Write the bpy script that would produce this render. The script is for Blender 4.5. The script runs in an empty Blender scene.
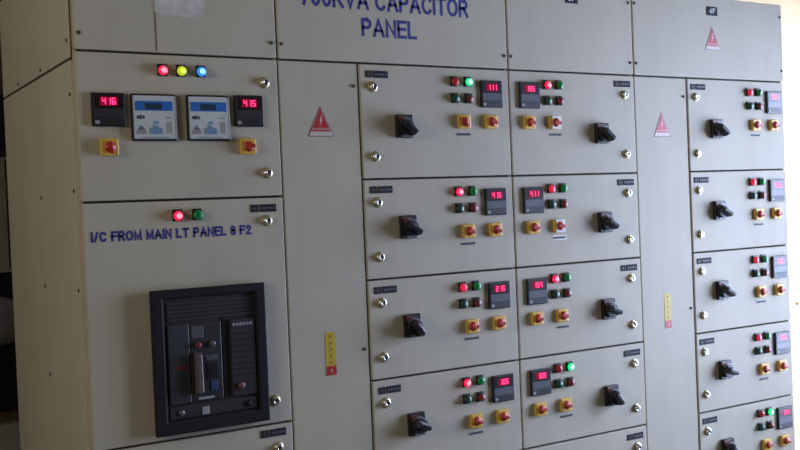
import bpy, bmesh, math, random
from mathutils import Matrix, Vector

S = bpy.context.scene
COL = S.collection

# ------------------------------------------------------------------ camera
def rot(rx, ry, rz):
    return (Matrix.Rotation(rz, 3, 'Z') @ Matrix.Rotation(rx, 3, 'X') @ Matrix.Rotation(ry, 3, 'Y'))
cam_d = bpy.data.cameras.new('camera')
cam = bpy.data.objects.new('camera', cam_d)
COL.objects.link(cam)
cam_d.sensor_width = 36.0
cam_d.lens = 1005.15 / 800 * 36.0
cam_d.clip_start = 0.05
M3 = rot(-0.017454, 0.041516, -0.550441) @ Matrix.Rotation(math.pi / 2, 3, 'X')
cam.matrix_world = Matrix.Translation((-0.71763, -2.87998, 1.56972)) @ M3.to_4x4()
S.camera = cam

# ------------------------------------------------------------------ world, lights, exposure
W = bpy.data.worlds.new('sky'); S.world = W
W.use_nodes = True
wn = W.node_tree
bg = wn.nodes['Background']
bg.inputs['Color'].default_value = (0.80, 0.90, 1.0, 1)
bg.inputs['Strength'].default_value = 1.2

def area(name, loc, look, sx, sy, power, color):
    d = bpy.data.lights.new(name, 'AREA')
    d.shape = 'RECTANGLE'; d.size = sx; d.size_y = sy; d.energy = power; d.color = color
    o = bpy.data.objects.new(name, d); COL.objects.link(o)
    o.location = loc
    o.rotation_euler = (Vector(look) - Vector(loc)).to_track_quat('-Z', 'Y').to_euler()
    return o
# daylight through the tall window in the right wall; the alcove and left-wall lights are added fill
area('daylight_window', (4.25, -0.87, 1.42), (0, -0.87, 1.42), 1.5, 2.2, 262, (0.53, 0.655, 0.99))
area('fill_alcove', (6.05, 0.80, 1.45), (0, 0.80, 1.45), 0.7, 1.6, 185, (1.0, 0.95, 0.99))  # added light to brighten the cream back wall
area('fill_left', (-4.15, -2.00, 2.65), (0, -1.6, 1.9), 1.6, 1.4, 76, (0.98, 0.93, 0.76))  # added warm fill for the left side panel

S.view_settings.view_transform = 'Standard'
S.view_settings.look = 'None'
S.view_settings.gamma = 1.0
S.view_settings.exposure = 0.0
S.view_settings.use_curve_mapping = False

# ------------------------------------------------------------------ materials
def mat(name, color, rough=0.5, metal=0.0, noise=0.0, scale=8.0, bump=0.0, emit=None, estr=0.0, spec=0.5, streak=0.0):
    m = bpy.data.materials.new(name); m.use_nodes = True
    nt = m.node_tree; N = nt.nodes; L = nt.links
    b = N['Principled BSDF']
    b.inputs['Roughness'].default_value = rough
    b.inputs['Metallic'].default_value = metal
    b.inputs['Specular IOR Level'].default_value = spec
    b.inputs['Base Color'].default_value = (*color, 1)
    tc = N.new('ShaderNodeTexCoord')
    if noise > 0:
        n = N.new('ShaderNodeTexNoise'); n.inputs['Scale'].default_value = scale
        n.inputs['Detail'].default_value = 6; n.inputs['Roughness'].default_value = 0.6
        L.new(tc.outputs['Object'], n.inputs['Vector'])
        r = N.new('ShaderNodeValToRGB')
        r.color_ramp.elements[0].position = 0.32; r.color_ramp.elements[1].position = 0.68
        r.color_ramp.elements[0].color = (*[c * (1 - noise) for c in color], 1)
        r.color_ramp.elements[1].color = (*[min(1, c * (1 + noise * .5)) for c in color], 1)
        L.new(n.outputs['Fac'], r.inputs['Fac'])
        out = r.outputs['Color']
        if streak > 0:   # vertical grime streaks and smudges
            mp = N.new('ShaderNodeMapping'); mp.inputs['Scale'].default_value = (9, 9, 0.9)
            L.new(tc.outputs['Object'], mp.inputs['Vector'])
            n2 = N.new('ShaderNodeTexNoise'); n2.inputs['Scale'].default_value = 1.6; n2.inputs['Detail'].default_value = 5
            L.new(mp.outputs['Vector'], n2.inputs['Vector'])
            r2 = N.new('ShaderNodeValToRGB')
            r2.color_ramp.elements[0].position = 0.45; r2.color_ramp.elements[1].position = 0.75
            r2.color_ramp.elements[0].color = (1, 1, 1, 1)
            r2.color_ramp.elements[1].color = (1 - streak, 1 - streak * 1.05, 1 - streak * 1.25, 1)
            L.new(n2.outputs['Fac'], r2.inputs['Fac'])
            mx = N.new('ShaderNodeMix'); mx.data_type = 'RGBA'; mx.blend_type = 'MULTIPLY'
            mx.inputs['Factor'].default_value = 1.0
            L.new(out, mx.inputs['A']); L.new(r2.outputs['Color'], mx.inputs['B'])
            out = mx.outputs['Result']
        L.new(out, b.inputs['Base Color'])
    if bump > 0:
        n3 = N.new('ShaderNodeTexNoise'); n3.inputs['Scale'].default_value = 160
        L.new(tc.outputs['Object'], n3.inputs['Vector'])
        bp = N.new('ShaderNodeBump'); bp.inputs['Strength'].default_value = bump; bp.inputs['Distance'].default_value = 0.001
        L.new(n3.outputs['Fac'], bp.inputs['Height']); L.new(bp.outputs['Normal'], b.inputs['Normal'])
    if emit:
        b.inputs['Emission Color'].default_value = (*emit, 1)
        b.inputs['Emission Strength'].default_value = estr
    return m

def glass_mat(name):
    m = bpy.data.materials.new(name); m.use_nodes = True
    nt = m.node_tree; N = nt.nodes; L = nt.links
    N.remove(N['Principled BSDF'])
    t = N.new('ShaderNodeBsdfTransparent'); g = N.new('ShaderNodeBsdfGlossy')
    g.inputs['Roughness'].default_value = 0.02
    f = N.new('ShaderNodeFresnel'); f.inputs['IOR'].default_value = 1.45
    mx = N.new('ShaderNodeMixShader')
    L.new(f.outputs['Fac'], mx.inputs['Fac']); L.new(t.outputs[0], mx.inputs[1]); L.new(g.outputs[0], mx.inputs[2])
    L.new(mx.outputs[0], N['Material Output'].inputs['Surface'])
    return m

PAINT = mat('grey_powder_coat', (0.565, 0.508, 0.402), 0.6, 0, 0.05, 3.0, 0.12, spec=0.22, streak=0.045)
GASKET = mat('dark_rubber_gasket', (0.055, 0.045, 0.032), 0.85, noise=0.2, scale=30)
BLACK = mat('black_plastic', (0.016, 0.015, 0.017), 0.42, noise=0.2, scale=60)
BLACK2 = mat('black_moulded_plastic', (0.030, 0.026, 0.027), 0.5, noise=0.2, scale=60)
GLOSSBLACK = mat('dark_display_window', (0.020, 0.006, 0.010), 0.35, noise=0.1, scale=60)
METERGREY = mat('grey_meter_fascia', (0.105, 0.105, 0.125), 0.4, noise=0.1, scale=50)
FACIA_DARK = mat('charcoal_breaker_fascia', (0.040, 0.040, 0.048), 0.5, noise=0.15, scale=40)
FACIA_BROWN = mat('brown_black_trip_unit', (0.040, 0.031, 0.032), 0.45, noise=0.15, scale=40)
BEZEL = mat('black_breaker_bezel', (0.018, 0.015, 0.019), 0.75, noise=0.15, scale=40, spec=0.2)
LEVER = mat('grey_steel_lever', (0.15, 0.13, 0.12), 0.4, 0.3, noise=0.15, scale=40)
PALE = mat('pale_meter_face', (0.62, 0.64, 0.62), 0.45, noise=0.05, scale=40)
BLUEBAND = mat('blue_meter_band', (0.035, 0.16, 0.52), 0.4, noise=0.05, scale=40)
DULLBLUE = mat('dull_blue_label', (0.03, 0.06, 0.16), 0.5, noise=0.1, scale=40)
RESET = mat('dull_pink_plastic', (0.22, 0.10, 0.085), 0.5, noise=0.1, scale=40)
LCD = mat('dark_lcd_glass', (0.03, 0.06, 0.10), 0.25, noise=0.1, scale=40)
BLUEKEY = mat('light_blue_keys', (0.20, 0.33, 0.52), 0.5, noise=0.08, scale=40)
PRINT = mat('grey_print', (0.33, 0.33, 0.35), 0.6, noise=0.1, scale=40)
YELLOW = mat('yellow_switch_plate', (0.80, 0.48, 0.085), 0.4, noise=0.06, scale=60)
WHITEPL = mat('white_switch_plate', (0.85, 0.82, 0.78), 0.4, noise=0.05, scale=60)
REDKNOB = mat('red_switch_knob', (0.50, 0.035, 0.02), 0.4, noise=0.08, scale=60)
CHROME = mat('chrome_lock', (0.75, 0.73, 0.68), 0.25, 0.9, noise=0.05, scale=60)
BRASS = mat('brass_washer', (0.52, 0.43, 0.22), 0.4, 0.6, noise=0.1, scale=60)
SCREW = mat('dark_screw', (0.075, 0.065, 0.05), 0.5, 0.4, noise=0.1, scale=60)
PLATE = mat('dark_nameplate', (0.032, 0.028, 0.040), 0.7, noise=0.25, scale=90, spec=0.15)
PLATELT = mat('nameplate_lettering', (0.13, 0.125, 0.14), 0.5, noise=0.2, scale=90)
INK = mat('dark_print', (0.06, 0.065, 0.10), 0.6, noise=0.2, scale=90)
BLUEINK = mat('blue_lettering', (0.045, 0.048, 0.27), 0.5, noise=0.1, scale=60)
WHITEINK = mat('white_lettering', (0.7, 0.7, 0.7), 0.5, noise=0.05, scale=60)
STRED = mat('sticker_red', (0.56, 0.02, 0.028), 0.45, noise=0.08, scale=40)
STPINK = mat('sticker_pink', (0.62, 0.25, 0.235), 0.45, noise=0.15, scale=120)
STPALE = mat('sticker_pale', (0.70, 0.58, 0.55), 0.45, noise=0.1, scale=90)
STDARK = mat('sticker_outline', (0.16, 0.09, 0.09), 0.5, noise=0.1, scale=60)
STYEL = mat('sticker_yellow', (0.66, 0.47, 0.03), 0.45, noise=0.08, scale=60)
STYINK = mat('sticker_yellow_print', (0.38, 0.25, 0.02), 0.5, noise=0.1, scale=60)
TAPE = mat('peeling_paper', (0.68, 0.64, 0.58), 0.8, noise=0.28, scale=22)
MAROON = mat('maroon_marking', (0.16, 0.022, 0.02), 0.5, noise=0.2, scale=60)
GLINTSTRIP = mat('grey_glint_and_strip', (0.20, 0.20, 0.21), 0.35, noise=0.1, scale=60)  # painted glint on the handles, also the grey strip on their base
REDLENS = mat('red_lens', (0.42, 0.03, 0.03), 0.25, noise=0.05, scale=60, emit=(1, .02, .04), estr=.05)
DIMRED = mat('dark_red_button', (0.24, 0.03, 0.025), 0.4, noise=0.08, scale=60)
GREENLENS = mat('green_lens', (0.01, 0.22, 0.05), 0.25, noise=0.05, scale=60, emit=(0, 1, .15), estr=.02)
DIMGREEN = mat('dark_green_button', (0.012, 0.095, 0.055), 0.4, noise=0.08, scale=60)
def lit(name, c, s, hot, hs):
    return (mat(name, tuple(x * .3 for x in c), 0.3, noise=0.02, scale=60, emit=c, estr=s),
            mat(name + '_core', tuple(x * .3 for x in hot), 0.3, noise=0.02, scale=60, emit=hot, estr=hs))
LRED = lit('lit_red_lens', (1, .012, .085), .95, (1, .35, .50), 1.1)
LREDM = lit('glowing_red_lens', (1, .02, .07), .55, (1, .03, .10), .75)
LYEL = lit('lit_yellow_lens', (.62, .70, .01), .75, (.75, .95, .10), 1.0)
LBLU = lit('lit_blue_lens', (.02, .25, 1), 1.0, (.35, .85, 1), 1.2)
LGRN = lit('lit_green_lens', (.01, .85, .27), 1.0, (.55, 1, .75), 1.3)
LED = mat('red_led_digit', (.2, .0, .02), 0.4, noise=0.02, scale=60, emit=(1, .03, .17), estr=3.0)
LEDGLOW = mat('red_lit_led_window', (.10, .004, .012), 0.25, noise=0.05, scale=60, emit=(1, .01, .09), estr=.20)
CREAM = mat('cream_wall_paint', (0.80, 0.76, 0.69), 0.8, noise=0.04, scale=2.0, bump=0.2)
TANW = mat('tan_wall_paint', (0.25, 0.205, 0.125), 0.85, noise=0.10, scale=2.0, bump=0.2)
CEIL = mat('whitewashed_ceiling', (0.42, 0.36, 0.24), 0.9, noise=0.05, scale=2.0)
CONC = mat('grey_concrete', (0.13, 0.115, 0.09), 0.85, noise=0.2, scale=3.0, bump=0.3)
ALCFLOOR = mat('pale_floor_tile', (0.78, 0.75, 0.70), 0.5, noise=0.06, scale=5.0)
PLINTHM = mat('pale_concrete_plinth', (0.72, 0.69, 0.65), 0.85, noise=0.2, scale=6.0)
FRAME = mat('white_window_frame', (0.75, 0.74, 0.70), 0.5, noise=0.05, scale=20)
CONDUIT = mat('pinkish_conduit', (0.50, 0.30, 0.25), 0.5, noise=0.1, scale=30)
GLASS = glass_mat('window_glass')
OLIVE = mat('olive_grey_door', (0.62, 0.57, 0.44), 0.6, noise=0.15, scale=8)
DARKST = mat('blackened_steel', (0.022, 0.018, 0.020), 0.6, noise=0.2, scale=10)
GREYCV = mat('grey_rounded_cover', (0.40, 0.39, 0.36), 0.6, noise=0.15, scale=10)
BROWNB = mat('brown_wood', (0.18, 0.12, 0.06), 0.7, noise=0.25, scale=12)

# ------------------------------------------------------------------ mesh builder
class MB:
    def __init__(s):
        s.bm = bmesh.new(); s.mats = []
    def mi(s, m):
        if m not in s.mats: s.mats.append(m)
        return s.mats.index(m)
    def _tag(s, verts, m):
        i = s.mi(m); fs = set()
        for v in verts: fs.update(v.link_faces)
        for f in fs: f.material_index = i
        return fs
    def box(s, x0, x1, y0, y1, z0, z1, m, bev=0.0, seg=2):
        r = bmesh.ops.create_cube(s.bm, size=1.0); vs = r['verts']
        for v in vs:
            v.co = Vector((x0 + (v.co.x + .5) * (x1 - x0), y0 + (v.co.y + .5) * (y1 - y0), z0 + (v.co.z + .5) * (z1 - z0)))
        i = s.mi(m)
        es = set(); fs = set()
        for v in vs: es.update(v.link_edges); fs.update(v.link_faces)
        for f in fs: f.material_index = i
        if bev > 0:
            rr = bmesh.ops.bevel(s.bm, geom=list(es), offset=bev, segments=seg, affect='EDGES', profile=.5)
            for f in rr['faces']: f.material_index = i
        return s
    def lathe(s, cx, cz, prof, m, n=20, caps=True):
        """profile [(r, y, material?)...] turned about the Y axis through (cx, cz)"""
        rings = []
        for p in prof:
            r, y = p[0], p[1]
            if r <= 1e-6: rings.append([s.bm.verts.new((cx, y, cz))])
            else: rings.append([s.bm.verts.new((cx + r * math.cos(2 * math.pi * k / n), y, cz + r * math.sin(2 * math.pi * k / n))) for k in range(n)])
        for a in range(len(rings) - 1):
            A, B = rings[a], rings[a + 1]
            mm = prof[a + 1][2] if len(prof[a + 1]) > 2 else m
            i = s.mi(mm)
            for k in range(n):
                k2 = (k + 1) % n
                if len(A) == 1 and len(B) == 1: continue
                if len(A) == 1: f = s.bm.faces.new((A[0], B[k], B[k2]))
                elif len(B) == 1: f = s.bm.faces.new((A[k2], A[k], B[0]))
                else: f = s.bm.faces.new((A[k2], A[k], B[k], B[k2]))
                f.material_index = i; f.smooth = True
        return s
    def prism(s, pts, y0, y1, m, bev=0.0):
        """polygon in x,z extruded from y0 (front) to y1 (back)"""
        F = [s.bm.verts.new((x, y0, z)) for x, z in pts]; B = [s.bm.verts.new((x, y1, z)) for x, z in pts]
        i = s.mi(m); n = len(pts); fs = [s.bm.faces.new(F), s.bm.faces.new(B[::-1])]
        for k in range(n):
            fs.append(s.bm.faces.new((F[k], B[k], B[(k + 1) % n], F[(k + 1) % n])))
        for f in fs: f.material_index = i
        if bev > 0:
            rr = bmesh.ops.bevel(s.bm, geom=list({e for f in fs for e in f.edges}), offset=bev, segments=2, affect='EDGES', profile=.5)
            for f in rr['faces']: f.material_index = i
        return s
    def hexa(s, front, back, m, bev=0.0):
        """two 4-point loops of (x,y,z)"""
        F = [s.bm.verts.new(p) for p in front]; B = [s.bm.verts.new(p) for p in back]
        i = s.mi(m); n = len(front); fs = [s.bm.faces.new(F), s.bm.faces.new(B[::-1])]
        for k in range(n): fs.append(s.bm.faces.new((F[k], B[k], B[(k + 1) % n], F[(k + 1) % n])))
        for f in fs: f.material_index = i
        if bev > 0:
            rr = bmesh.ops.bevel(s.bm, geom=list({e for f in fs for e in f.edges}), offset=bev, segments=2, affect='EDGES', profile=.5)
            for f in rr['faces']: f.material_index = i
        return s
    def mesh(s, name):
        bmesh.ops.recalc_face_normals(s.bm, faces=s.bm.faces[:])
        me = bpy.data.meshes.new(name); s.bm.to_mesh(me); s.bm.free()
        for m in s.mats: me.materials.append(m)
        return me
    def build(s, name, parent=None, loc=(0, 0, 0), label=None):
        return put(name, s.mesh(name), parent, loc, label)

def put(name, me, parent=None, loc=(0, 0, 0), label=None):
    o = bpy.data.objects.new(name, me); COL.objects.link(o)
    o.parent = parent; o.location = loc
    if label: o['label'] = label
    return o
def thing(name, loc, label, cat, group=None):
    o = bpy.data.objects.new(name, None); COL.objects.link(o); o.location = loc
    o.empty_display_size = .1
    o['label'] = label; o['category'] = cat
    if group: o['group'] = group
    return o
def struct(o):
    o['kind'] = 'structure'; return o

def arc(cx, cy, rx, ry, a0, a1, n=10):
    return [(cx + rx * math.cos(math.radians(a0 + (a1 - a0) * k / n)), cy + ry * math.sin(math.radians(a0 + (a1 - a0) * k / n))) for k in range(n + 1)]
# plain sans capitals as strokes in a unit cell: character -> (width, polylines)
GLYPH = {
 'I': (.0, [[(0, 0), (0, 1)]]), '/': (.34, [[(0, 0), (.34, 1)]]), ' ': (.12, []),
 'L': (.50, [[(0, 1), (0, 0), (.50, 0)]]), 'T': (.62, [[(0, 1), (.62, 1)], [(.31, 1), (.31, 0)]]),
 'F': (.50, [[(0, 0), (0, 1), (.50, 1)], [(0, .52), (.44, .52)]]), 'E': (.52, [[(.52, 0), (0, 0), (0, 1), (.52, 1)], [(0, .52), (.46, .52)]]),
 'M': (.72, [[(0, 0), (0, 1), (.36, .12), (.72, 1), (.72, 0)]]), 'N': (.60, [[(0, 0), (0, 1), (.60, 0), (.60, 1)]]),
 'A': (.68, [[(0, 0), (.34, 1), (.68, 0)], [(.12, .33), (.56, .33)]]), 'V': (.66, [[(0, 1), (.33, 0), (.66, 1)]]),
 'K': (.60, [[(0, 0), (0, 1)], [(.58, 1), (0, .40)], [(.20, .60), (.62, 0)]]),
 'P': (.56, [[(0, 0), (0, 1), (.30, 1)] + arc(.30, .74, .26, .26, 90, -90) + [(0, .48)]]),
 'R': (.60, [[(0, 0), (0, 1), (.32, 1)] + arc(.32, .75, .25, .25, 90, -90) + [(0, .50)], [(.30, .50), (.60, 0)]]),
 'C': (.64, [arc(.34, .5, .34, .5, 42, 318, 18)]), 'O': (.70, [arc(.35, .5, .35, .5, 0, 360, 22)]),
 '0': (.50, [arc(.25, .5, .25, .5, 0, 360, 20)]), '8': (.50, [arc(.25, .75, .21, .25, 0, 360, 16), arc(.25, .26, .25, .26, 0, 360, 16)]),
 '7': (.50, [[(0, 1), (.50, 1), (.18, 0)]]), '4': (.52, [[(.40, 0), (.40, 1), (0, .30), (.54, .30)]]),
 '2': (.50, [arc(.25, .74, .24, .26, 170, -35, 12) + [(0, 0), (.50, 0)]]), '3': (.50, [arc(.24, .76, .23, .24, 160, -90, 12), arc(.24, .26, .26, .26, 90, -160, 12)]),
}
def text_mesh(body, x0, x1, z0, z1, y, m, bold=0.15, depth=0.0006):
    """bold sans capitals fitted to a rectangle in the x,z plane, facing -Y; bold is the stroke in cap heights"""
    hw = bold / 2; H = z1 - z0; gap = bold + .11
    total = sum(GLYPH[c][0] for c in body) + gap * (len(body) - 1) + bold
    k = (x1 - x0) / total
    ky = H * (1 - bold); t = bold * H / 2; tx = min(t, bold * k / 2 * 1.15)
    bm = bmesh.new(); cx = hw
    for c in body:
        w, lines = GLYPH[c]
        for ln in lines:
            P = [Vector((x0 + (cx + px) * k, z0 + t + pz * ky)) for px, pz in ln]
            closed = (P[0] - P[-1]).length < 1e-6
            L, R = [], []
            for i, p in enumerate(P):
                a = P[i - 1] if i > 0 else (P[-2] if closed else None)
                b_ = P[i + 1] if i < len(P) - 1 else (P[1] if closed else None)
                d1 = (p - a).normalized() if a is not None else None
                d2 = (b_ - p).normalized() if b_ is not None else None
                if d1 is None: d1 = d2
                if d2 is None: d2 = d1
                n1 = Vector((-d1.y, d1.x)); n2 = Vector((-d2.y, d2.x)); n = n1 + n2
                if n.length < 1e-4: n = n1
                n.normalize(); s_ = 1 / max(.5, n.dot(n1))
                q = p.copy()
                if i == 0 and not closed: q = p - d2 * t * .98
                if i == len(P) - 1 and not closed: q = p + d1 * t * .98
                L.append(bm.verts.new((q.x + n.x * tx * s_, y - depth, q.y + n.y * t * s_))); R.append(bm.verts.new((q.x - n.x * tx * s_, y - depth, q.y - n.y * t * s_)))
            for i in range(len(P) - 1):
                bm.faces.new((L[i], L[i + 1], R[i + 1], R[i]))
        cx += w + gap
    ex = bmesh.ops.extrude_face_region(bm, geom=bm.faces[:])
    for v in ex['geom']:
        if isinstance(v, bmesh.types.BMVert): v.co.y = y + depth * .4
    bmesh.ops.recalc_face_normals(bm, faces=bm.faces[:])
    me = bpy.data.meshes.new('lettering'); bm.to_mesh(me); bm.free()
    me.materials.append(m)
    return me
def add_mesh(mb, me):
    """merge a text mesh into a builder"""
    i = mb.mi(me.materials[0])
    vs = [mb.bm.verts.new(v.co) for v in me.vertices]
    for p in me.polygons:
        try:
            f = mb.bm.faces.new([vs[k] for k in p.vertices]); f.material_index = i
        except ValueError: pass
    return mb

# ------------------------------------------------------------------ the room
RX = 4.05           # right wall
AX = 5.85           # end of the alcove beyond it
def wall(name, parts, m):
    b = MB()
    for p in parts: b.box(*p, m)
    return struct(b.build(name))
struct(MB().box(-4.2, 6.05, -6.6, 5.2, -0.12, 0.0, CONC).build('floor'))
struct(MB().box(-4.2, 6.05, -6.6, 5.2, 3.9, 4.02, CEIL).build('ceiling'))
struct(MB().box(RX, AX, .30, 1.25, 0, .02, ALCFLOOR).build('floor_alcove'))
WY0, WY1, WZ0, WZ1 = -1.62, -0.12, 0.30, 2.50
UY0, UY1, UZ0, UZ1 = -2.80, -1.20, 1.95, 3.35
VY0, VY1, VZ0, VZ1 = 0.45, 1.15, 0.60, 2.30
wall('wall_right', [(RX, RX + .2, -6.6, WY0, 0, 3.9), (RX, RX + .2, WY1, .30, 0, 3.9), (RX, RX + .2, WY0, WY1, 0, WZ0), (RX, RX + .2, WY0, WY1, WZ1, 3.9)], TANW)
wall('wall_alcove', [(RX + .2, AX, .10, .30, 0, 3.9), (AX, AX + .2, .10, VY0, 0, 3.9), (AX, AX + .2, VY1, 1.45, 0, 3.9), (AX, AX + .2, VY0, VY1, 0, VZ0), (AX, AX + .2, VY0, VY1, VZ1, 3.9)], CREAM)
wall('wall_back', [(1.3, AX, 1.25, 1.45, 0, 3.9)], CREAM)
wall('wall_partition', [(1.3, 1.5, 1.45, 5.0, 0, 3.9)], TANW)
wall('wall_far', [(-4.2, 1.5, 5.0, 5.2, 0, 3.9)], TANW)
wall('wall_left', [(-4.2, -4.0, -6.4, UY0, 0, 3.9), (-4.2, -4.0, UY1, 5.0, 0, 3.9), (-4.2, -4.0, UY0, UY1, 0, UZ0), (-4.2, -4.0, UY0, UY1, UZ1, 3.9)], TANW)
wall('wall_front', [(-4.2, RX + .2, -6.6, -6.4, 0, 3.9)], TANW)
# window in the right wall: frame, mullions, panes
b = MB()
for (a0, a1, c0, c1) in ((WY0, WY0 + .06, WZ0, WZ1), (WY1 - .06, WY1, WZ0, WZ1), (WY0, WY1, WZ0, WZ0 + .06), (WY0, WY1, WZ1 - .06, WZ1),
                         (-.89, -.85, WZ0, WZ1)):
    b.box(RX + .06, RX + .12, a0, a1, c0, c1, FRAME)
w1 = struct(b.build('window_1'))
struct(MB().box(RX + .085, RX + .090, WY0 + .05, WY1 - .05, WZ0 + .05, WZ1 - .05, GLASS).build('pane', w1))
b = MB()
for (a0, a1, c0, c1) in ((UY0, UY0 + .06, UZ0, UZ1), (UY1 - .06, UY1, UZ0, UZ1), (UY0, UY1, UZ0, UZ0 + .06), (UY0, UY1, UZ1 - .06, UZ1), (-2.02, -1.98, UZ0, UZ1)):
    b.box(-4.12, -4.06, a0, a1, c0, c1, FRAME)
w2 = struct(b.build('added_window_left'))  # unseen window, added to carry the left fill light
struct(MB().box(-4.092, -4.087, UY0 + .05, UY1 - .05, UZ0 + .05, UZ1 - .05, GLASS).build('pane', w2))
b = MB()
for (a0, a1, c0, c1) in ((VY0, VY0 + .05, VZ0, VZ1), (VY1 - .05, VY1, VZ0, VZ1), (VY0, VY1, VZ0, VZ0 + .05), (VY0, VY1, VZ1 - .05, VZ1)):
    b.box(AX + .06, AX + .12, a0, a1, c0, c1, FRAME)
w3 = struct(b.build('added_window_alcove'))  # unseen window, added so the back wall is lit brightly
struct(MB().box(AX + .085, AX + .090, VY0 + .04, VY1 - .04, VZ0 + .04, VZ1 - .04, GLASS).build('pane', w3))
# pale conduit on the cream wall beside the right-hand cabinet
struct(MB().box(4.74, AX, 1.232, 1.25, .848, .866, CONDUIT, .004).build('trim_1'))
# concrete plinth at the far left
struct(MB().box(-4.0, 1.3, 4.0, 5.0, 0, .27, PLINTHM, .01).build('trim_2'))

# ------------------------------------------------------------------ small repeated components (origin on the door face, -Y towards the room)
def lamp_mesh(lens, core):
    b = MB()
    b.box(-.0150, .0150, -.006, .001, -.0165, .0185, BLACK, .002)
    b.lathe(0, -.001, [(.0148, -.005, BLACK), (.0148, -.008, BLACK), (.0142, -.009, BLACK), (.0142, -.013, lens), (.0125, -.017, lens), (.0085, -.0192, lens), (.004, -.0200, core), (.0, -.0202, core)], lens, 20)
    return b.mesh('indicator_lamp')
def button_mesh(cap):
    b = MB()
    b.box(-.0150, .0150, -.006, .001, -.0165, .0185, BLACK, .002)
    b.lathe(0, -.001, [(.0148, -.005, BLACK), (.0148, -.010, BLACK2), (.0132, -.011, BLACK2), (.0132, -.016, cap), (.0115, -.0185, cap), (.0, -.019, cap)], cap, 20)
    return b.mesh('push_button')
LM = {'red_off': lamp_mesh(REDLENS, REDLENS), 'green_off': lamp_mesh(GREENLENS, GREENLENS), 'red_on': lamp_mesh(*LRED), 'red_dim': lamp_mesh(*LREDM),
      'green_on': lamp_mesh(*LGRN), 'yellow_on': lamp_mesh(*LYEL), 'blue_on': lamp_mesh(*LBLU)}
LLAB = {'red_off': 'unlit red indicator lamp', 'green_off': 'unlit green indicator lamp', 'red_on': 'brightly lit red indicator lamp', 'red_dim': 'glowing red indicator lamp',
        'green_on': 'brightly lit green indicator lamp', 'yellow_on': 'lit yellow indicator lamp', 'blue_on': 'lit blue indicator lamp'}
BTN = {'green': button_mesh(DIMGREEN), 'red': button_mesh(DIMRED)}

def selector_mesh(ang, plate=None, m=YELLOW):
    b = MB()
    b.box(-.0255, .0255, -.013, .001, -.0245, .0245, m, .004)
    if plate: b.box(-.018, .0255, -.0142, -.012, -.0240, .0240, plate, .0006, 1)
    b.lathe(0, 0, [(.0165, -.012, m), (.0165, -.0155, m), (.0125, -.016, REDKNOB), (.0118, -.021, REDKNOB), (.0, -.0212, REDKNOB)], REDKNOB, 20)
    # tapered wing of the knob, turned by ang
    c, s_ = math.cos(ang), math.sin(ang)
    def P(u, v, y): return (u * c - v * s_, y, u * s_ + v * c)
    b.hexa([P(-.013, -.0055, -.027), P(.017, -.0040, -.027), P(.017, .0040, -.027), P(-.013, .0055, -.027)],
           [P(-.015, -.0090, -.018), P(.021, -.0065, -.018), P(.021, .0065, -.018), P(-.015, .0090, -.018)], REDKNOB, .002)
    return b.mesh('selector_switch')
SEL = [selector_mesh(a) for a in (-1.35, -.15, -.3, .1)]
SELW = selector_mesh(-.1, WHITEPL)

def isolator_mesh(a):
    """square black base, red-brown mark, and a large teardrop rotary handle with a window glint painted along its edge"""
    b = MB()
    b.box(-.032, .032, -.016, .001, -.039, .039, BLACK, .003)
    b.box(-.027, .004, -.0175, -.0155, .016, .034, MAROON, .0005, 1)
    b.box(-.012, .028, -.0172, -.0155, -.0365, -.030, GLINTSTRIP, .0004, 1)
    c, s_ = math.cos(a), math.sin(a)
    def tear(R, tip, hw, ox=0, oz=0):
        pts = []
        for k in range(15):
            t = math.radians(55 + 250 * k / 14); pts.append((R * math.cos(t), R * math.sin(t)))
        pts += [(tip, -hw), (tip + hw * .6, 0), (tip, hw)]
        return [(ox + u * c - v * s_, oz - .003 + u * s_ + v * c) for u, v in pts]
    b.prism(tear(.0285, .036, .012, .003, .002), -.024, -.010, GLINTSTRIP)  # grey crescent painted as the window's glint on the handle edge
    b.prism(tear(.0270, .033, .010, -.001, -.001), -.034, -.012, BLACK, .002)
    # raised grip along the handle
    def P(u, v, y): return (u * c - v * s_, y, -.003 + u * s_ + v * c)
    b.hexa([P(-.018, -.007, -.053), P(.032, -.006, -.057), P(.032, .006, -.057), P(-.018, .007, -.053)],
           [P(-.024, -.015, -.032), P(.037, -.010, -.032), P(.037, .010, -.032), P(-.024, .015, -.032)], BLACK, .003)
    b.hexa([P(-.010, .0074, -.054), P(.031, .0063, -.0575), P(.031, .0084, -.0565), P(-.010, .0095, -.053)],
           [P(-.010, .0145, -.034), P(.037, .0100, -.034), P(.037, .0121, -.034), P(-.010, .0168, -.034)], GLINTSTRIP)  # highlight along the grip, put in as grey colour
    return b.mesh('isolator_handle')
ISO = [isolator_mesh(a) for a in (-.75, -.55, -.95, -.35)]

def lock_mesh():
    b = MB()
    b.lathe(0, 0, [(.0180, .001, BRASS), (.0180, -.002, BRASS), (.0150, -.0035, BRASS), (.0120, -.0035, BRASS), (.0118, -.010, CHROME), (.0100, -.0125, CHROME), (.006, -.0125, CHROME), (.0058, -.009, SCREW), (.0, -.009, SCREW)], CHROME, 20)
    b.box(-.0035, .0035, -.0135, -.008, -.0012, .0012, CHROME)
    return b.mesh('door_lock')
LOCK = lock_mesh()
def screw_mesh():
    b = MB()
    b.lathe(0, 0, [(.0058, .001), (.0058, -.002), (.0042, -.0036), (.0, -.004)], SCREW, 12)
    b.box(-.004, .004, -.0043, -.0032, -.0006, .0006, GASKET)
    return b.mesh('screw')
SCR = screw_mesh()

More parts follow.
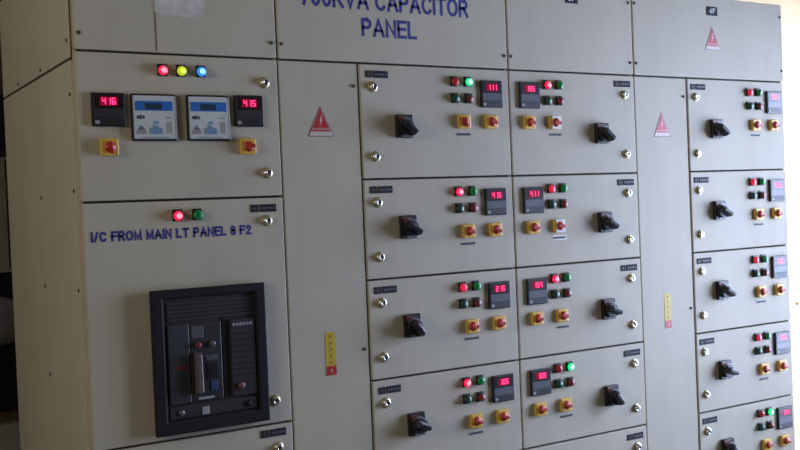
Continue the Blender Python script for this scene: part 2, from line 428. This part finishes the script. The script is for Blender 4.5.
def plate_mesh():
    """company plate: a small square emblem plate and a wide plate with an unreadable row of letters"""
    b = MB()
    b.box(0, .025, -.0016, .0005, -.0235, 0, PLATE, .0004, 1)
    b.box(.030, .086, -.0016, .0005, -.0235, 0, PLATE, .0004, 1)
    b.box(.004, .021, -.0020, -.0015, -.0128, -.0108, PLATELT)
    b.box(.0115, .0135, -.0020, -.0015, -.0205, -.003, PLATELT)
    for k in range(5):
        x = .036 + k * .0096
        b.box(x, x + .0058, -.0020, -.0015, -.0150, -.0085, PLATELT)
    return b.mesh('nameplate')
NPL = plate_mesh()
def caption_mesh(m_back=None):
    """small printed caption below a switch, too small to read"""
    b = MB(); r = random.Random(5)
    if m_back: b.box(-.034, .034, -.0008, .0004, -.009, .009, m_back)
    x = -.030
    while x < .028:
        w = r.choice((.0042, .0052, .0034))
        b.box(x, x + w, -.0014, .0002, -.0042 + r.random() * .0008, .0040, INK)
        x += w + .0016
    return b.mesh('caption_strip')
CAP = caption_mesh(); CAPW = caption_mesh(WHITEPL)

SEG = {'0': 'abcdef', '1': 'bc', '2': 'abged', '3': 'abgcd', '4': 'fgbc', '5': 'afgcd', '6': 'afgedc', '7': 'abc', '8': 'abcdefg', '9': 'abcdfg', 'n': 'ecg', ' ': ''}
def digits(b, s, x0, zc, w, h, gap, y):
    t = h * .13
    for ch in s:
        segs = SEG[ch]; zt, zm, zb = zc + h / 2, zc, zc - h / 2
        for k in segs:
            r = {'a': (x0, x0 + w, zt - t, zt), 'g': (x0, x0 + w, zm - t / 2, zm + t / 2), 'd': (x0, x0 + w, zb, zb + t),
                 'f': (x0, x0 + t, zm, zt), 'b': (x0 + w - t, x0 + w, zm, zt), 'e': (x0, x0 + t, zb, zm), 'c': (x0 + w - t, x0 + w, zb, zm)}[k]
            b.box(r[0], r[1], y - .0006, y + .0004, r[2], r[3], LED)
        x0 += w + gap
def meter_mesh(s, dark=False):
    """96 mm digital panel meter, origin top-left"""
    b = MB()
    b.box(0, .096, -.009, .002, -.096, 0, BLACK, .003)
    b.box(.006, .090, -.0098, -.0088, -.043, -.006, GLOSSBLACK, .0004, 1)
    b.box(.024, .074, -.0102, -.0096, -.037, -.012, LEDGLOW)
    digits(b, s, .030, -.0245, .0105, .0185, .0035, -.0104)
    b.box(.006, .090, -.0098, -.0088, -.071, -.045, FACIA_BROWN if dark else METERGREY, .0004, 1)
    b.box(.006, .090, -.0098, -.0088, -.090, -.073, BLACK2, .0004, 1)
    b.box(.008, .020, -.0104, -.0096, -.0895, -.0795, PRINT, .0003, 1)
    for k in range(3): b.box(.034 + k * .017, .044 + k * .017, -.0104, -.0096, -.084, -.079, BLACK)
    return b.mesh('digital_meter')

# ------------------------------------------------------------------ cabinets
DT = .018      # door thickness
G = .0034      # half of a gap
def carcass(root, w, side_left=False):
    b = MB()
    b.box(.0, w, .016, 1.04, .10, 2.384, PAINT)
    b.build('body', root)
    MB().box(.010, w - .010, .0125, .0162, .112, 2.372, GASKET).build('gasket', root)
    MB().box(.0, w, .03, 1.02, 0, .10, DARKST).build('plinth', root)
def door(root, x0, x1, z0, z1, name='door', y=0.0, bev=.003):
    """door with its origin at the top-left corner of its opening"""
    return MB().box(G, x1 - x0 - G, 0, DT - .001 - y, -(z1 - z0) + G, -G, PAINT, bev).build(name, root, (x0, y, z1))
def header(root, x0, x1, z0=2.05, z1=2.388):
    h = MB().box(G, x1 - x0 - G, 0, DT - .001, G, z1 - z0, PAINT, .003).build('header_panel', root, (x0, -.001, z0))
    return h

def danger_sticker(parent, x, z, s=1.0, name='danger_sticker'):
    b = MB()
    T = lambda k, dz=0: [(-.047 * k, -.049 * k + dz), (.047 * k, -.049 * k + dz), (0, .049 * k + dz)]
    b.prism(T(1), -.0008, .0004, STDARK)
    b.prism(T(.93, -.0012), -.0011, -.0004, STPALE)
    b.prism([(-.0312, -.025), (.0312, -.025), (0, .041)], -.0014, -.0008, STRED)
    b.prism([(-.0372, -.034), (.0372, -.034), (.0312, -.0215), (-.0312, -.0215)], -.0015, -.0008, STPINK)
    # white lightning flash
    b.prism([(.003, .022), (-.005, .000), (-.0005, .000), (-.004, -.019), (.006, .006), (.001, .006), (.0055, .022)], -.0018, -.0012, STPALE)
    for k in range(7):
        b.box(-.028 + k * .0082, -.023 + k * .0082, -.0019, -.0013, -.0325, -.0275, STRED)
    return b.build(name, parent, (x, 0, z), 'red and white triangular danger sticker')
def yellow_sticker(parent, x, z, name='caution_strip'):
    b = MB()
    b.box(-.018, .018, -.0008, .0004, -.0695, .0695, STYEL)
    b.box(-.018, .018, -.0012, -.0006, -.0695, -.0395, STRED)
    for k in range(5):
        zc = .056 - k * .0205
        b.box(-.0055, .0055, -.0012, -.0006, zc - .0055, zc + .0045, STYINK)
        b.box(-.0095, -.0035, -.0012, -.0006, zc - .0095, zc - .0070, STYINK)
    b.box(-.004, .004, -.0016, -.0010, -.060, -.049, STPINK)
    return b.build(name, parent, (x, 0, z), 'narrow yellow caution strip with red end')

def fit_feeder(d, kind, digits_s, lamps, first=False, iso=0, dx=0.0, sel=(2, 1), white=False, cap=True, capw=False, h=.333):
    """components of a capacitor feeder door; kind 'L' has the isolator at the left, 'R' at the right"""
    L = kind == 'L'
    lx = (.378, .437) if L else (.174, .232)
    put('indicator_lamp', LM[lamps[0]], d, (lx[0] + dx, 0, -.051), LLAB[lamps[0]])
    put('indicator_lamp', LM[lamps[1]], d, (lx[1] + dx, 0, -.0505), LLAB[lamps[1]])
    put('push_button', BTN['green'], d, (lx[0] + dx, 0, -.109), 'dark green push button')
    put('push_button', BTN['red'], d, (lx[1] + dx, 0, -.109), 'dark red push button')
    put('digital_meter', meter_mesh(digits_s), d, ((.489 if L else .042) + dx, 0, -.043))
    sx = (.412, .530) if L else (.083, .204)
    put('selector_switch', SEL[sel[0]], d, (sx[0] + dx, 0, -.190))
    put('selector_switch', SELW if white else SEL[sel[1]], d, (sx[1] + dx, 0, -.190), 'selector switch with white plate' if white else None)
    if cap: put('caption_strip', CAPW if capw else CAP, d, ((.415 if L else .211) + dx, 0, -.234))
    put('isolator_handle', ISO[iso], d, ((.164 if L else .434) + dx, 0, (-.208 if L else -.229) if first else (-.164 if L else -.186)))
    lkx = .053 if L else .566
    put('door_lock', LOCK, d, (lkx + dx, 0, -.078))
    put('door_lock', LOCK, d, (lkx + dx, 0, -h + .074))
    put('nameplate', NPL, d, ((.026 if L else .513) + dx, 0, -.024))

ZR = [2.05, 1.667, 1.3335, 1.0, .672, .345]

# ---- incomer cabinet
C1 = thing('switchgear_cabinet', (0, 0, 0), 'leftmost grey steel cabinet with the black circuit breaker and red, yellow and blue lamps', 'electrical cabinet', 'grey cabinets of the switchboard')
carcass(C1, .625)
h = header(C1, 0, .625)
MB().box(.2375, .2395, -.0008, .0004, .008, .122, GASKET).build('seam', h)
# crumpled paper remnant stuck on the header
b = MB(); r = random.Random(3)
pts = [(.236, .122), (.262, .112), (.300, .115), (.345, .109), (.385, .118), (.392, .150), (.398, .230), (.340, .242), (.245, .236)]
b.prism(pts, -.0012, .0004, TAPE)
b.build('paper_remnant', h, label='crumpled pale paper remnant')
for x in (.016, .606): put('screw', SCR, h, (x, 0, .049))
# metering door
d = door(C1, 0, .625, 1.620, 2.05)
def zz(z, top): return z - top
for x, k in ((.252, 'red_on'), (.309, 'yellow_on'), (.370, 'blue_on')):
    put('indicator_lamp', LM[k], d, (x, 0, zz(2.001, 2.05)), LLAB[k])
put('digital_meter', meter_mesh('416', True), d, (.040, 0, zz(1.931, 2.05)))
put('digital_meter', meter_mesh('415', True), d, (.471, 0, zz(1.933, 2.05)))
def multi_meter():
    b = MB(); s = .138
    b.box(0, s, -.011, .002, -s, 0, BLACK, .006)
    b.box(.006, s - .006, -.0122, -.010, -s + .006, -.006, PALE, .003)
    b.box(.012, s - .014, -.0130, -.0118, -.050, -.022, BLUEBAND, .0008, 1)
    b.box(.040, s - .046, -.0136, -.0126, -.046, -.028, LCD, .0005, 1)
    b.lathe(.028, -.069, [(.006, -.0118), (.006, -.0128), (.0, -.0129)], INK, 16)
    b.lathe(.020, -.069, [(.005, -.0118), (.005, -.0127), (.0, -.0128)], INK, 16)
    b.lathe(.036, -.069, [(.005, -.0118), (.005, -.0127), (.0, -.0128)], INK, 16)
    for k, hh in enumerate((.018, .027, .022, .018)):     # bar-like blue keys
        b.box(.054 + k * .0098, .0618 + k * .0098, -.0132, -.0118, -.118, -.118 + hh, BLUEKEY)
    b.box(.068, .080, -.0132, -.0118, -.089, -.080, BLUEKEY)
    for k in range(5):
        b.box(.014 + k * .006, .018 + k * .006, -.0128, -.0118, -.118, -.106 + .004 * (2 - abs(2 - k)), PRINT)
    b.prism([(.016, -.104), (.040, -.104), (.028, -.092)], -.0128, -.0118, BLUEKEY)
    for k in range(3): b.box(.104 + k * .006, .1065 + k * .006, -.0128, -.0118, -.116, -.082, PRINT)
    b.box(.104, .120, -.0128, -.0118, -.072, -.068, PRINT)
    b.box(.030, .108, -.0128, -.0118, -.129, -.126, PRINT)
    return b.mesh('multifunction_meter')
mm = multi_meter()
put('multifunction_meter', mm, d, (.151, 0, zz(1.931, 2.05)))
put('multifunction_meter', mm, d, (.318, 0, zz(1.931, 2.05)))
put('selector_switch', SEL[0], d, (.086, 0, zz(1.776, 2.05)))
put('selector_switch', SEL[3], d, (.511, 0, zz(1.776, 2.05)))
put('door_lock', LOCK, d, (.577, 0, zz(1.974, 2.05)))
put('door_lock', LOCK, d, (.574, 0, zz(1.694, 2.05)))
# breaker door
ztop = 1.620
d = door(C1, 0, .625, .9115, ztop)
put('indicator_lamp', LM['red_on'], d, (.278, 0, 1.573 - ztop), LLAB['red_on'])
put('indicator_lamp', LM['green_off'], d, (.339, 0, 1.573 - ztop), LLAB['green_off'])
me = text_mesh('I/C FROM MAIN LT PANEL 8 F2', .023, .511, 1.506 - ztop, 1.536 - ztop, 0, BLUEINK, .23)
put('lettering', me, d, (0, 0, 0), 'blue lettering across the breaker door')
put('nameplate', NPL, d, (.512, 0, 1.597 - ztop))
put('door_lock', LOCK, d, (.566, 0, 1.546 - ztop))
put('door_lock', LOCK, d, (.567, 0, .984 - ztop))
# air circuit breaker
b = MB()
b.box(.183, .536, -.012, .004, .934, 1.354, BEZEL, .004)
fz = -.0125
b.box(.214, .508, -.0135, -.010, .968, 1.334, FACIA_BROWN, .001, 1)
cb = b.build('circuit_breaker', C1, (0, 0, 0), 'black withdrawable circuit breaker behind a bezel')
b = MB()
def rect(x0, x1, z0, z1, y): return [(x0, y, z0), (x1, y, z0), (x1, y, z1), (x0, y, z1)]
loops = [rect(.1805, .5375, .931, 1.357, -.0115), rect(.1805, .5375, .931, 1.357, -.022), rect(.1845, .5335, .935, 1.353, -.026), rect(.210, .511, .964, 1.336, -.026), rect(.216, .506, .970, 1.330, -.022), rect(.218, .504, .972, 1.328, -.0115)]
vv = [[b.bm.verts.new(p) for p in lp] for lp in loops]
bi = b.mi(BEZEL)
for q in range(len(vv)):
    A, B2 = vv[q], vv[(q + 1) % len(vv)]
    for k in range(4):
        b.bm.faces.new((A[k], A[(k + 1) % 4], B2[(k + 1) % 4], B2[k])).material_index = bi
b.build('bezel', cb)
b = MB()
for k in range(5): b.box(.228, .500, -.0165, -.013, 1.262 + k * .012, 1.269 + k * .012, FACIA_DARK, .001, 1)
b.build('louvre', cb)
MB().box(.226, .292, -.020, -.013, 1.018, 1.252, FACIA_DARK, .003).box(.250, .280, -.0206, -.0195, 1.118, 1.128, MAROON).build('fascia', cb)
MB().box(.2935, .392, -.019, -.013, 1.018, 1.252, BLACK2, .003).box(.299, .336, -.0205, -.0185, 1.207, 1.242, METERGREY, .001, 1).box(.3395, .376, -.0205, -.0185, 1.138, 1.153, METERGREY, .001, 1).box(.352, .374, -.0205, -.0185, 1.046, 1.078, DULLBLUE, .001, 1).box(.341, .376, -.0202, -.0185, 1.082, 1.130, BEZEL, .001, 1).box(.312, .362, -.0205, -.0185, 1.023, 1.031, PRINT, .001, 1).build('control_panel', cb)
MB().lathe(.318, 1.186, [(.009, -.018), (.009, -.025), (.007, -.027), (0, -.027)], DIMRED, 16).build('push_button', cb, label='dark red push button')
MB().lathe(.362, 1.186, [(.009, -.018), (.009, -.025), (.007, -.027), (0, -.027)], METERGREY, 16).build('push_button', cb, label='grey push button')
MB().hexa([(.306, -.040, 1.045), (.324, -.040, 1.045), (.324, -.034, 1.160), (.306, -.034, 1.160)],
          [(.303, -.018, 1.040), (.327, -.018, 1.040), (.327, -.018, 1.166), (.303, -.018, 1.166)], LEVER, .003).build('charging_lever', cb, label='grey spring charging lever')
MB().box(.396, .412, -.015, -.012, 1.020, 1.268, BLACK).build('slot', cb)
b = MB().box(.420, .500, -.021, -.013, 1.018, 1.252, FACIA_BROWN, .003)
for k in range(6): b.box(.428 + k * .011, .436 + k * .011, -.0218, -.0205, 1.232, 1.241, PRINT)
for k in range(8): b.box(.430, .492, -.0218, -.0205, 1.080 + k * .018, 1.083 + k * .018, BLACK)
b.build('trip_unit', cb)
MB().lathe(.449, 1.050, [(.010, -.020), (.010, -.027), (.008, -.029), (0, -.029)], RESET, 16).build('reset_button', cb, label='dull pinkish reset button')
b = MB().box(.222, .500, -.020, -.013, .974, 1.012, BLACK2, .003).box(.321, .345, -.0212, -.0195, .978, 1.002, PRINT, .001, 1)
b.lathe(.258, .992, [(.009, -.019), (.009, -.023), (0, -.023)], METERGREY, 14)
b.lathe(.470, .992, [(.010, -.019), (.010, -.023), (0, -.023)], BEZEL, 14)
b.build('lower_bar', cb)
# lower door
d = door(C1, 0, .625, .10, .9115)
put('nameplate', NPL, d, (.513, 0, -.015))
put('door_lock', LOCK, d, (.571, 0, -.0745))
put('door_lock', LOCK, d, (.571, 0, -.70))
# side panels on the open left flank
def side_panel(z0, z1):
    return MB().box(-.004, .0005, .030, 1.036, z0, z1, PAINT, .0015).build('side_panel', C1)
sp = side_panel(.104, 2.026); su = side_panel(2.034, 2.380)
MB().box(-.0012, .0004, .020, 1.038, 2.024, 2.036, GASKET).box(-.0012, .0004, .018, .031, 2.034, 2.38, GASKET).build('seam', C1)
def side_screw(par, y, z):
    b = MB(); b.lathe(0, 0, [(.0058, .001), (.0058, -.002), (.0042, -.0036), (.0, -.004)], SCREW, 12)
    o = b.build('screw', par, (-.004, y, z)); o.rotation_euler = (0, 0, -math.pi / 2); return o
for y, z in ((.406, 2.048), (.751, 2.048), (.055, 2.085)): side_screw(su, y, z)
for y, z in ((.477, 1.648), (.480, 1.364), (.468, 1.080), (.045, 1.93), (.05, 1.655), (.05, 1.37)): side_screw(sp, y, z)

# ---- second cabinet: cable chamber + first feeder column
X2 = .625
C2 = thing('switchgear_cabinet', (X2, 0, 0), 'second grey steel cabinet from the left, its header lettered in large blue capitals', 'electrical cabinet', 'grey cabinets of the switchboard')
carcass(C2, .909)
h = header(C2, 0, .909)
b = MB()
add_mesh(b, text_mesh('700KVA CAPACITOR', .712 - X2, 1.366 - X2, .175, .238, 0, BLUEINK, .175))
add_mesh(b, text_mesh('PANEL', .933 - X2, 1.147 - X2, .0875, .1485, 0, BLUEINK, .175))
b.build('lettering', h, label='large blue lettering on the header panel')
for x in (.015, .893): put('screw', SCR, h, (x, 0, .048))
cv = door(C2, 0, .289, .10, 2.05, 'cable_chamber_cover', .003)
danger_sticker(cv, .769 - X2, 1.857 - 2.05); yellow_sticker(cv, .770 - X2, 1.1075 - 2.05)
for z in (1.973, 1.109, .3): put('screw', SCR, cv, (.270, 0, z - 2.05))
x0 = .914 - X2
spec2 = [('111', ('red_off', 'green_on'), 0, (0, 1)), ('416', ('red_on', 'green_off'), 1, (1, 2)), ('215', ('red_dim', 'green_off'), 2, (1, 1)), ('106', ('red_on', 'green_off'), 3, (2, 2))]
for k in range(5):
    d = door(C2, x0, x0 + .620, ZR[k + 1], ZR[k])
    if k < 4:
        s, l, io, se = spec2[k]
        fit_feeder(d, 'L', s, l, k == 0, io, 0, se, h=ZR[k] - ZR[k + 1])
    else:
        put('nameplate', NPL, d, (.026, 0, -.024)); put('door_lock', LOCK, d, (.053, 0, -.078))
door(C2, x0, x0 + .620, .10, ZR[5], 'kick_panel')

# ---- third cabinet: second feeder column
X3 = 1.534
C3 = thing('switchgear_cabinet', (X3, 0, 0), 'narrow third cabinet, with the isolator handles on the right of its doors', 'electrical cabinet', 'grey cabinets of the switchboard')
carcass(C3, .621)
h = header(C3, 0, .621)
def number_plate(par, s, x0, x1, z0, z1):
    b = MB().box(x0, x1, -.0018, .0004, z0, z1, PLATE, .0005, 1)
    w, hh = x1 - x0, z1 - z0
    add_mesh(b, text_mesh(s, x0 + w * .22, x1 - w * .2, z0 + hh * .2, z1 - hh * .2, -.0018, WHITEINK, .18))
    return b.build('number_plate', par, label='small black plate with white characters')
number_plate(h, '3F', 1.815 - X3, 1.877 - X3, .260, .298)
for x, z in ((.015, .048), (.603, .048), (.603, .282), (.015, .282)): put('screw', SCR, h, (x, 0, z))
spec3 = [('105', ('red_on', 'green_off'), 0, 1, True, False), ('411', ('red_dim', 'green_off'), 1, 2, True, True), ('154', ('red_on', 'green_off'), 3, 1, False, False), ('108', ('red_off', 'green_on'), 2, 2, False, False)]
for k in range(5):
    d = door(C3, 0, .621, ZR[k + 1], ZR[k])
    if k < 4:
        s, l, io, se, wh, cw = spec3[k]
        fit_feeder(d, 'R', s, l, k == 0, io, 0, (1, se), wh, True, cw, h=ZR[k] - ZR[k + 1])
    else:
        put('nameplate', NPL, d, (.513, 0, -.024)); put('door_lock', LOCK, d, (.566, 0, -.078))
door(C3, 0, .621, .10, ZR[5], 'kick_panel')

# ---- fourth cabinet: cable chamber + last feeder column
X4 = 2.155
C4 = thing('switchgear_cabinet', (X4, 0, 0), 'rightmost grey cabinet in bright daylight, a red danger triangle on its header', 'electrical cabinet', 'grey cabinets of the switchboard')
carcass(C4, .905)
h = header(C4, 0, .905)
number_plate(h, '4F', 2.581 - X4, 2.645 - X4, .263, .300)
danger_sticker(h, 2.611 - X4, .169)
for x, z in ((.015, .048), (.015, .283), (.890, .283), (.890, .048)): put('screw', SCR, h, (x, 0, z))
cv = door(C4, 0, .295, .10, 2.05, 'cable_chamber_cover', .003)
danger_sticker(cv, 2.302 - X4, 1.859 - 2.05); yellow_sticker(cv, 2.298 - X4, 1.1105 - 2.05)
for z in (1.973, 1.109, .3): put('screw', SCR, cv, (.276, 0, z - 2.05))
x0 = 2.45 - X4
spec4 = [('231', ('red_dim', 'green_off'), 0, (1, 1)), ('108', ('red_dim', 'green_off'), 1, (2, 1)), ('411', ('red_dim', 'green_off'), 1, (1, 1)), ('162', ('red_dim', 'green_off'), 3, (2, 1)), ('104', ('red_off', 'green_on'), 2, (1, 2))]
for k in range(5):
    d = door(C4, x0, x0 + .605, ZR[k + 1], ZR[k])
    s, l, io, se = spec4[k]
    fit_feeder(d, 'L', s, l, k == 0, io, -.005, se, h=ZR[k] - ZR[k + 1])
door(C4, x0, x0 + .605, .10, ZR[5], 'kick_panel')

# ------------------------------------------------------------------ dark equipment in the background at the far left
E1 = thing('equipment_cabinet', (.35, 4.35, .27), 'dark equipment cabinet with an olive-grey door, in the shade behind the switchboard at far left', 'cabinet')
MB().box(-.75, .75, -.20, .35, .05, 2.15, DARKST, .01).build('body', E1)
MB().box(-.72, .72, -.23, -.198, .98, 1.74, OLIVE, .008).box(.195, .205, -.2315, -.229, 1.0, 1.72, DARKST).build('door', E1, label='olive-grey steel door')
MB().lathe(.12, .66, [(.16, -.19), (.16, -.26), (.13, -.30), (.0, -.31)], GREYCV, 28).build('round_cover', E1, label='grey rounded cover')
MB().box(-.75, .75, -.24, .35, 0, .06, BROWNB, .004).build('base', E1, label='brown wooden base')
